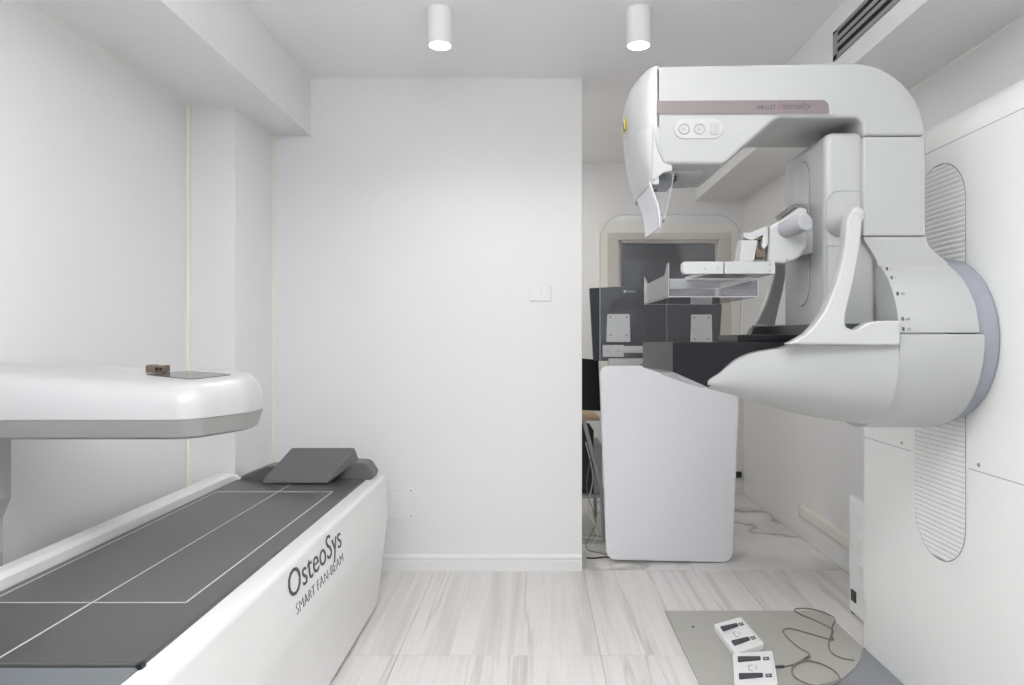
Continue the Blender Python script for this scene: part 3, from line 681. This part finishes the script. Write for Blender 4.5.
# ------------------------------------------------------------------ floor plate, pedals, cable
pt = prism('floor_plate', [(.577, 3.05), (.577, 2.392), (.98, 2.396), (1.03, 2.412), (1.103, 2.448), (1.175, 2.518), (1.23, 2.586), (1.287, 2.692), (1.287, 3.05)][::-1], .0005, .010, 'plate', None, 'z', .001, 1)
tag(pt, 'flat taupe metal plate on the tiled floor in front of the cabinet stand', 'floor plate')
a = P(693, 627.5, 1); 
y_ = 1.217*F/(627-CY); cyl('plate_bolt', ((693-CX)/F*y_, y_, .010), ((693-CX)/F*y_, y_, .0125), .006, 'ink', pt, 12)
def pedal(cx, cy, u, vv, label):
    t = thing('foot_pedal', label, 'foot pedal', (cx, cy, .0105), 0, 'foot pedals on the floor plate')
    def L(x, y, z): return (cx+x*u[0]+y*vv[0], cy+x*u[1]+y*vv[1], .0105+z)
    def pr(name, pts, z0, z1, m, par, r=0, tilt=True):
        bm = prism_bm([tuple(p) for p in fillet(pts, 5)], z0, z1, 'z')
        if r: bev(bm, r, 2, 60)
        for v in bm.verts: v.co = Vector(L(v.co.x, v.co.y, v.co.z))
        return finish(name, bm, m, par)
    b = pr('pedal_base', [(-.08, -.13, .012), (.08, -.13, .012), (.08, .13, .012), (-.08, .13, .012)], 0, .024, 'fitting', t, .003)
    for s in (1, -1):
        yy = s*.065
        pr('pedal_pad', [(-.062, yy-.017, .005), (.028, yy-.011, .003), (.028, yy+.011, .003), (-.062, yy+.021, .005)], .024, .031, 'pedal', t, .002)
        fr = pr('pedal_icon', [(.038, yy-.012, .002), (.062, yy-.012, .002), (.062, yy+.014, .002), (.038, yy+.014, .002)], .024, .0246, 'pedal', t)
        pr('icon_face', [(.046, yy-.006), (.050, yy-.006), (.050, yy+.009), (.046, yy+.009)], .0246, .0249, 'line', fr)
        pr('icon_face', [(.041, yy+.000), (.059, yy+.000), (.059, yy+.003), (.041, yy+.003)], .0246, .0249, 'line', fr)
    for q in ([(-.022, -.020), (-.020, -.020), (-.020, .020), (-.022, .020)], [(-.022, .018), (-.006, .022), (-.006, .024), (-.022, .020)], [(-.022, -.020), (-.006, -.024), (-.006, -.022), (-.022, -.018)], [(.006, -.014), (.008, -.014), (.008, .014), (.006, .014)]):
        pr('print_mark', q, .024, .0244, 'ink', t)
    pr('print_line', [(.070, -.10), (.0708, -.10), (.0708, .10), (.070, .10)], .024, .0244, 'seam', t)
    return t
pedal(.816, 2.755, (.86, .50), (-.06, 1.0), 'white two-button foot pedal farther from the camera, on the taupe plate')
pedal(.790, 2.470, (.98, .12), (.26, .98), 'white two-button foot pedal nearest the camera, cable entering its side')
def gp(px, py, z=.013):
    y = (EYE-z)*F/(py-CY); return Vector(((px-CX)/F*y, y, z))
s5 = 5.478
cp = [(415, 585), (465, 583), (520, 568), (570, 540), (598, 515), (540, 478), (480, 425), (455, 385), (500, 376), (600, 403), (700, 432), (728, 436), (722, 410), (726, 380), (640, 335), (550, 297), (518, 275), (545, 265), (620, 270), (700, 297), (738, 325), (722, 370), (722, 400), (705, 455), (715, 500), (770, 535), (845, 549)]
pts = [gp(700+a/s5, 560+b/s5) for a, b in cp]
sp = spline(pts, 8)
for i in range(10, 20): pass
cb = tube('pedal_cable', sp, .0028, 'cable', None, 6); tag(cb, 'thin brown cable tangled in loops beside the foot pedals', 'cable')
cp2 = [(598, 515), (602, 535), (545, 560), (505, 590), (520, 640), (600, 680), (700, 690), (765, 660), (745, 615), (680, 575), (600, 552), (545, 558), (510, 575)]
tube('cable_loop', spline([gp(700+a/s5, 560+b/s5, .0165) for a, b in cp2], 8), .0028, 'cable', cb, 6)
a, b = gp(700+410/s5, 560+585/s5, .016), gp(700+460/s5, 560+583/s5, .016)
cyl('cable_plug', a, b, .005, 'dark', cb, 10)

# ------------------------------------------------------------------ white electrical box behind the stand
t = thing('power_unit', 'narrow white vented box with a black switch beside the cabinet stand', 'power unit', (1.5, 2.9, 0))
B('casing', (1.405, 1.60, 2.705, 3.07, .004, .522), 'fitting', t, .012, 3)
for z in (.10, .21, .32, .43): B('vent_recess', (1.403, 1.407, 2.72, 2.985, z-.038, z+.035), 'shell', t, .001, 1)
y = 1.405*F/(854-CX); z = EYE+(CY-596)/F*y
B('switch', (1.400, 1.406, y-.022, y+.022, z-.025, z+.025), 'rubber', t, .002)
B('top_lip', (1.44, 1.58, 2.75, 3.05, .522, .532), 'fitting', t, .004)
B('foot', (1.41, 1.44, 3.03, 3.06, 0, .004), 'rubber', t); B('foot', (1.41, 1.44, 2.72, 2.75, 0, .004), 'rubber', t)

# ------------------------------------------------------------------ operator console
YK = 3.72
cs = thing('operator_console', 'operator console with tall white front panel and clear shield above', 'console', (.72, 3.75, 0))
pts = pxp([(599.5, 366, 9), (741, 366, 9), (732.5, 563, 10), (606.5, 560, 10)], YK)
fp_ = prism('front_panel', pts, YK, YK+.03, 'panelw', cs, 'y', .008, 3, n=10)
prism('panel_back', pxp([(601, 368, 9), (739, 368, 9), (731, 562, 10), (608, 559, 10)], YK), YK+.03, YK+.06, 'caulk', cs, 'y', .003)
pts = pxp([(601, 400), (601, 213, 26), (744.5, 213, 26), (744.5, 300), (740.5, 400)], YK)
prism('clear_shield', pts, YK+.061, YK+.067, 'clear', cs, 'y', n=10)
f_ = fillet(pxp([(601, 372), (601, 213, 26), (744.5, 213, 26), (744.5, 300), (741, 372)], YK), 10)
tube('shield_rim', [(p.x, YK+.060, p.y) for p in f_], .0024, 'edge', cs, 6)
B('cabinet', (.45, 1.08, YK+.09, 3.95, .10, .78), 'pale', cs, .01)
B('worktop', (.44, 1.09, YK+.075, 3.955, .78, .81), 'white2', cs, .005)
B('shield_post', (.45, .50, YK+.067, YK+.09, .1, 1.05), 'white', cs, .003); B('shield_post', (.98, 1.03, YK+.067, YK+.09, .1, 1.05), 'white', cs, .003)
for (x, y) in ((.50, 3.86), (1.03, 3.86), (.50, 3.91), (1.03, 3.91)):
    cyl('caster', (x-.012, y, .05), (x+.012, y, .05), .049, 'rubber', cs, 20, .004); B('caster_fork', (x-.02, x+.02, y-.02, y+.02, .05, .10), 'pale', cs)
text('lettering', 'FUJIFILM', (XZ(643, 0, YK)[0], YK-.0008, XZ(0, 415, YK)[1]), (1, 0, 0), (0, 0, 1), .05, 'faint', fp_, .28)
# monitor arm
ma = cs
YM = 3.98
def mb(px0, px1, py0, py1, y0, y1, m='fitting', n='arm_link', r=.003):
    a, zA = XZ(px0, py0, y0); b, zB = XZ(px1, py1, y0); return B(n, (a, b, y0, y1, zB, zA), m, ma, r)
mb(603, 624, 345, 357, YM-.03, YM, n='arm_bracket'); mb(622, 658, 346, 353, YM-.025, YM+.0); mb(609, 660, 358.5, 367, YM-.035, YM+.01)
mb(618, 636, 352, 358, YM-.02, YM, 'dark', 'arm_joint'); mb(668, 706, 342, 350, YM-.02, YM+.0); mb(645, 652, 360, 372, YM-.02, YM+.02, n='arm_post')
B('arm_pole', (.60, .64, YM-.06, YM-.03, .81, 1.08), 'white', ma, .004)
for px in (608, 618): a, b = XZ(px, 351, YM-.03); cyl('bolt', (a, YM-.033, b), (a, YM-.03, b), .004, 'seam', ma, 10)
def monitor(quad, plate, label, logo=None):
    c = XZ((quad[0][0]+quad[2][0])/2, quad[2][1], YM)
    t = thing('monitor', label, 'monitor', (c[0], YM, c[1]), 0, 'monitors behind the clear shield')
    ps = pxp(quad, YM)
    b = prism('monitor_back', ps, YM+.006, YM+.045, 'mon', t, 'y', .006, 3)
    prism('screen', [(p[0]*.98+c[0]*.02, p[1]) for p in ps], YM+.045, YM+.05, 'black', t, 'y')
    x0, z1 = XZ(plate[0], plate[1], YM); x1, z0 = XZ(plate[2], plate[3], YM)
    vp = prism('mount_plate', [(x0-.004, z0, .004), (x1+.002, z0, .004), (x1-.002, z1, .006), (x0+.002, z1, .006)], YM-.002, YM+.006, 'wall', t, 'y', .001)
    for a in (x0+.02, x1-.02):
        for bb in (z0+.04, z1-.018): cyl('screw', (a, YM-.005, bb), (a, YM-.001, bb), .0055, 'seam', vp, 10)
    if logo:
        a, z = XZ(*logo, YM+.006)
        prism('emblem', [(a-.012, z), (a, z-.010), (a+.012, z), (a, z+.010)], YM+.004, YM+.007, 'line', b, 'y')
        text('lettering', 'EIZO', (a+.018, YM+.0045, z-.0055), (1, 0, 0), (0, 0, 1), .016, 'line', b, .045)
    return t
monitor([(589.5, 288, 1), (646, 285, 1), (647, 361, 2), (593.5, 361, 2)], (607, 314, 630, 342), 'dark monitor seen from behind, left of two above the console', (625, 291.5))
monitor([(667, 303, 1), (722.5, 304, 1), (719, 362, 2), (668, 362, 2)], (691, 314.5, 712, 346), 'dark monitor seen from behind, right of two above the console')
# desk behind the partition edge
dk = thing('desk', 'small wooden topped desk with white slanted legs behind the wall edge', 'desk', (.15, 4.35, 0))
zt2 = EYE-(416-CY)/F*4.2
B('desk_top', (-.55, .385, 4.12, 4.75, zt2-.02, zt2), 'wood', dk, .003)
for y in (4.14, 4.70):
    tube('leg', [(.29, y, zt2-.02), (.40, y, .30), (.41, y, .004)], .013, 'white2', dk, 10)
    tube('leg', [(-.45, y, zt2-.02), (-.52, y, .004)], .013, 'white2', dk, 10)
B('shelf', (-.5, .40, 4.16, 4.6, .250, .27), 'white2', dk, .003)
t = thing('computer_monitor', 'black desktop monitor half hidden behind the partition wall edge', 'monitor', (.2, 4.3, zt2))
xe = XZ(600.5, 0, 4.25)[0]
bm = prism_bm([(-.14, EYE-(412-CY)/F*4.25+.03), (xe, EYE-(411-CY)/F*4.25), (xe-.012, EYE-(360-CY)/F*4.25), (-.14, EYE-(352-CY)/F*4.25)], 4.25, 4.28); bev(bm, .003, 1)
finish('screen', bm, 'black', t)
B('monitor_foot', (.05, .28, 4.22, 4.42, zt2, zt2+.012), 'rubber', t, .003); B('monitor_neck', (.10, .15, 4.28, 4.31, zt2+.01, zt2+.25), 'rubber', t)
t = thing('computer_tower', 'black computer tower with pale front strip standing on the desk shelf', 'computer', (.3, 4.3, .27))
z0_ = .271; z1_ = .66
B('tower_case', (.12, .355, 4.20, 4.55, z0_, z1_), 'rubber', t, .004); B('front_strip', (.357, .405, 4.195, 4.2, z0_+.01, z1_-.10), 'pale', t, .001)
B('side_panel', (.355, .405, 4.2, 4.5, z0_, z1_-.09), 'pale', t, .002)
def cab(pts, m, label, r=.004, grp='cables'):
    o = tube('floor_cable', spline(pts, 6), r, m, None, 6); tag(o, label, 'cable')
cab([(.30, 4.12, .60), (.34, 4.08, .40), (.31, 4.05, .22), (.36, 3.98, .08), (.30, 3.95, .008), (.42, 3.90, .006), (.50, 3.86, .006)], 'cablew', 'white cable drooping beside the desk onto the marble floor')
cab([(.33, 4.10, .52), (.30, 4.05, .33), (.35, 4.02, .15), (.29, 3.96, .02), (.36, 3.88, .006), (.48, 3.82, .006)], 'cable', 'brown cable hanging in the gap beside the console panel', .003)
cab([(.28, 3.80, .005), (.32, 3.79, .005), (.38, 3.81, .005), (.45, 3.80, .005)], 'cableb', 'black cable lying on the marble floor at the console foot', .004)
# latch on the corner by the alcove right wall
t = thing('door_stop', 'small black catch on the alcove corner right of the console', 'door stop', P(738.5, 475, 5.2))
x, y, z = P(739, 475, YA-.02)
B('catch', (x-.02, x+.02, YA-.03, YA, z-.02, z+.025), 'rubber', t, .005)
cyl('catch_pin', (x-.035, YA-.02, z-.01), (x-.015, YA-.02, z-.01), .012, 'rubber', t, 12)
bpy.context.view_layer.update()
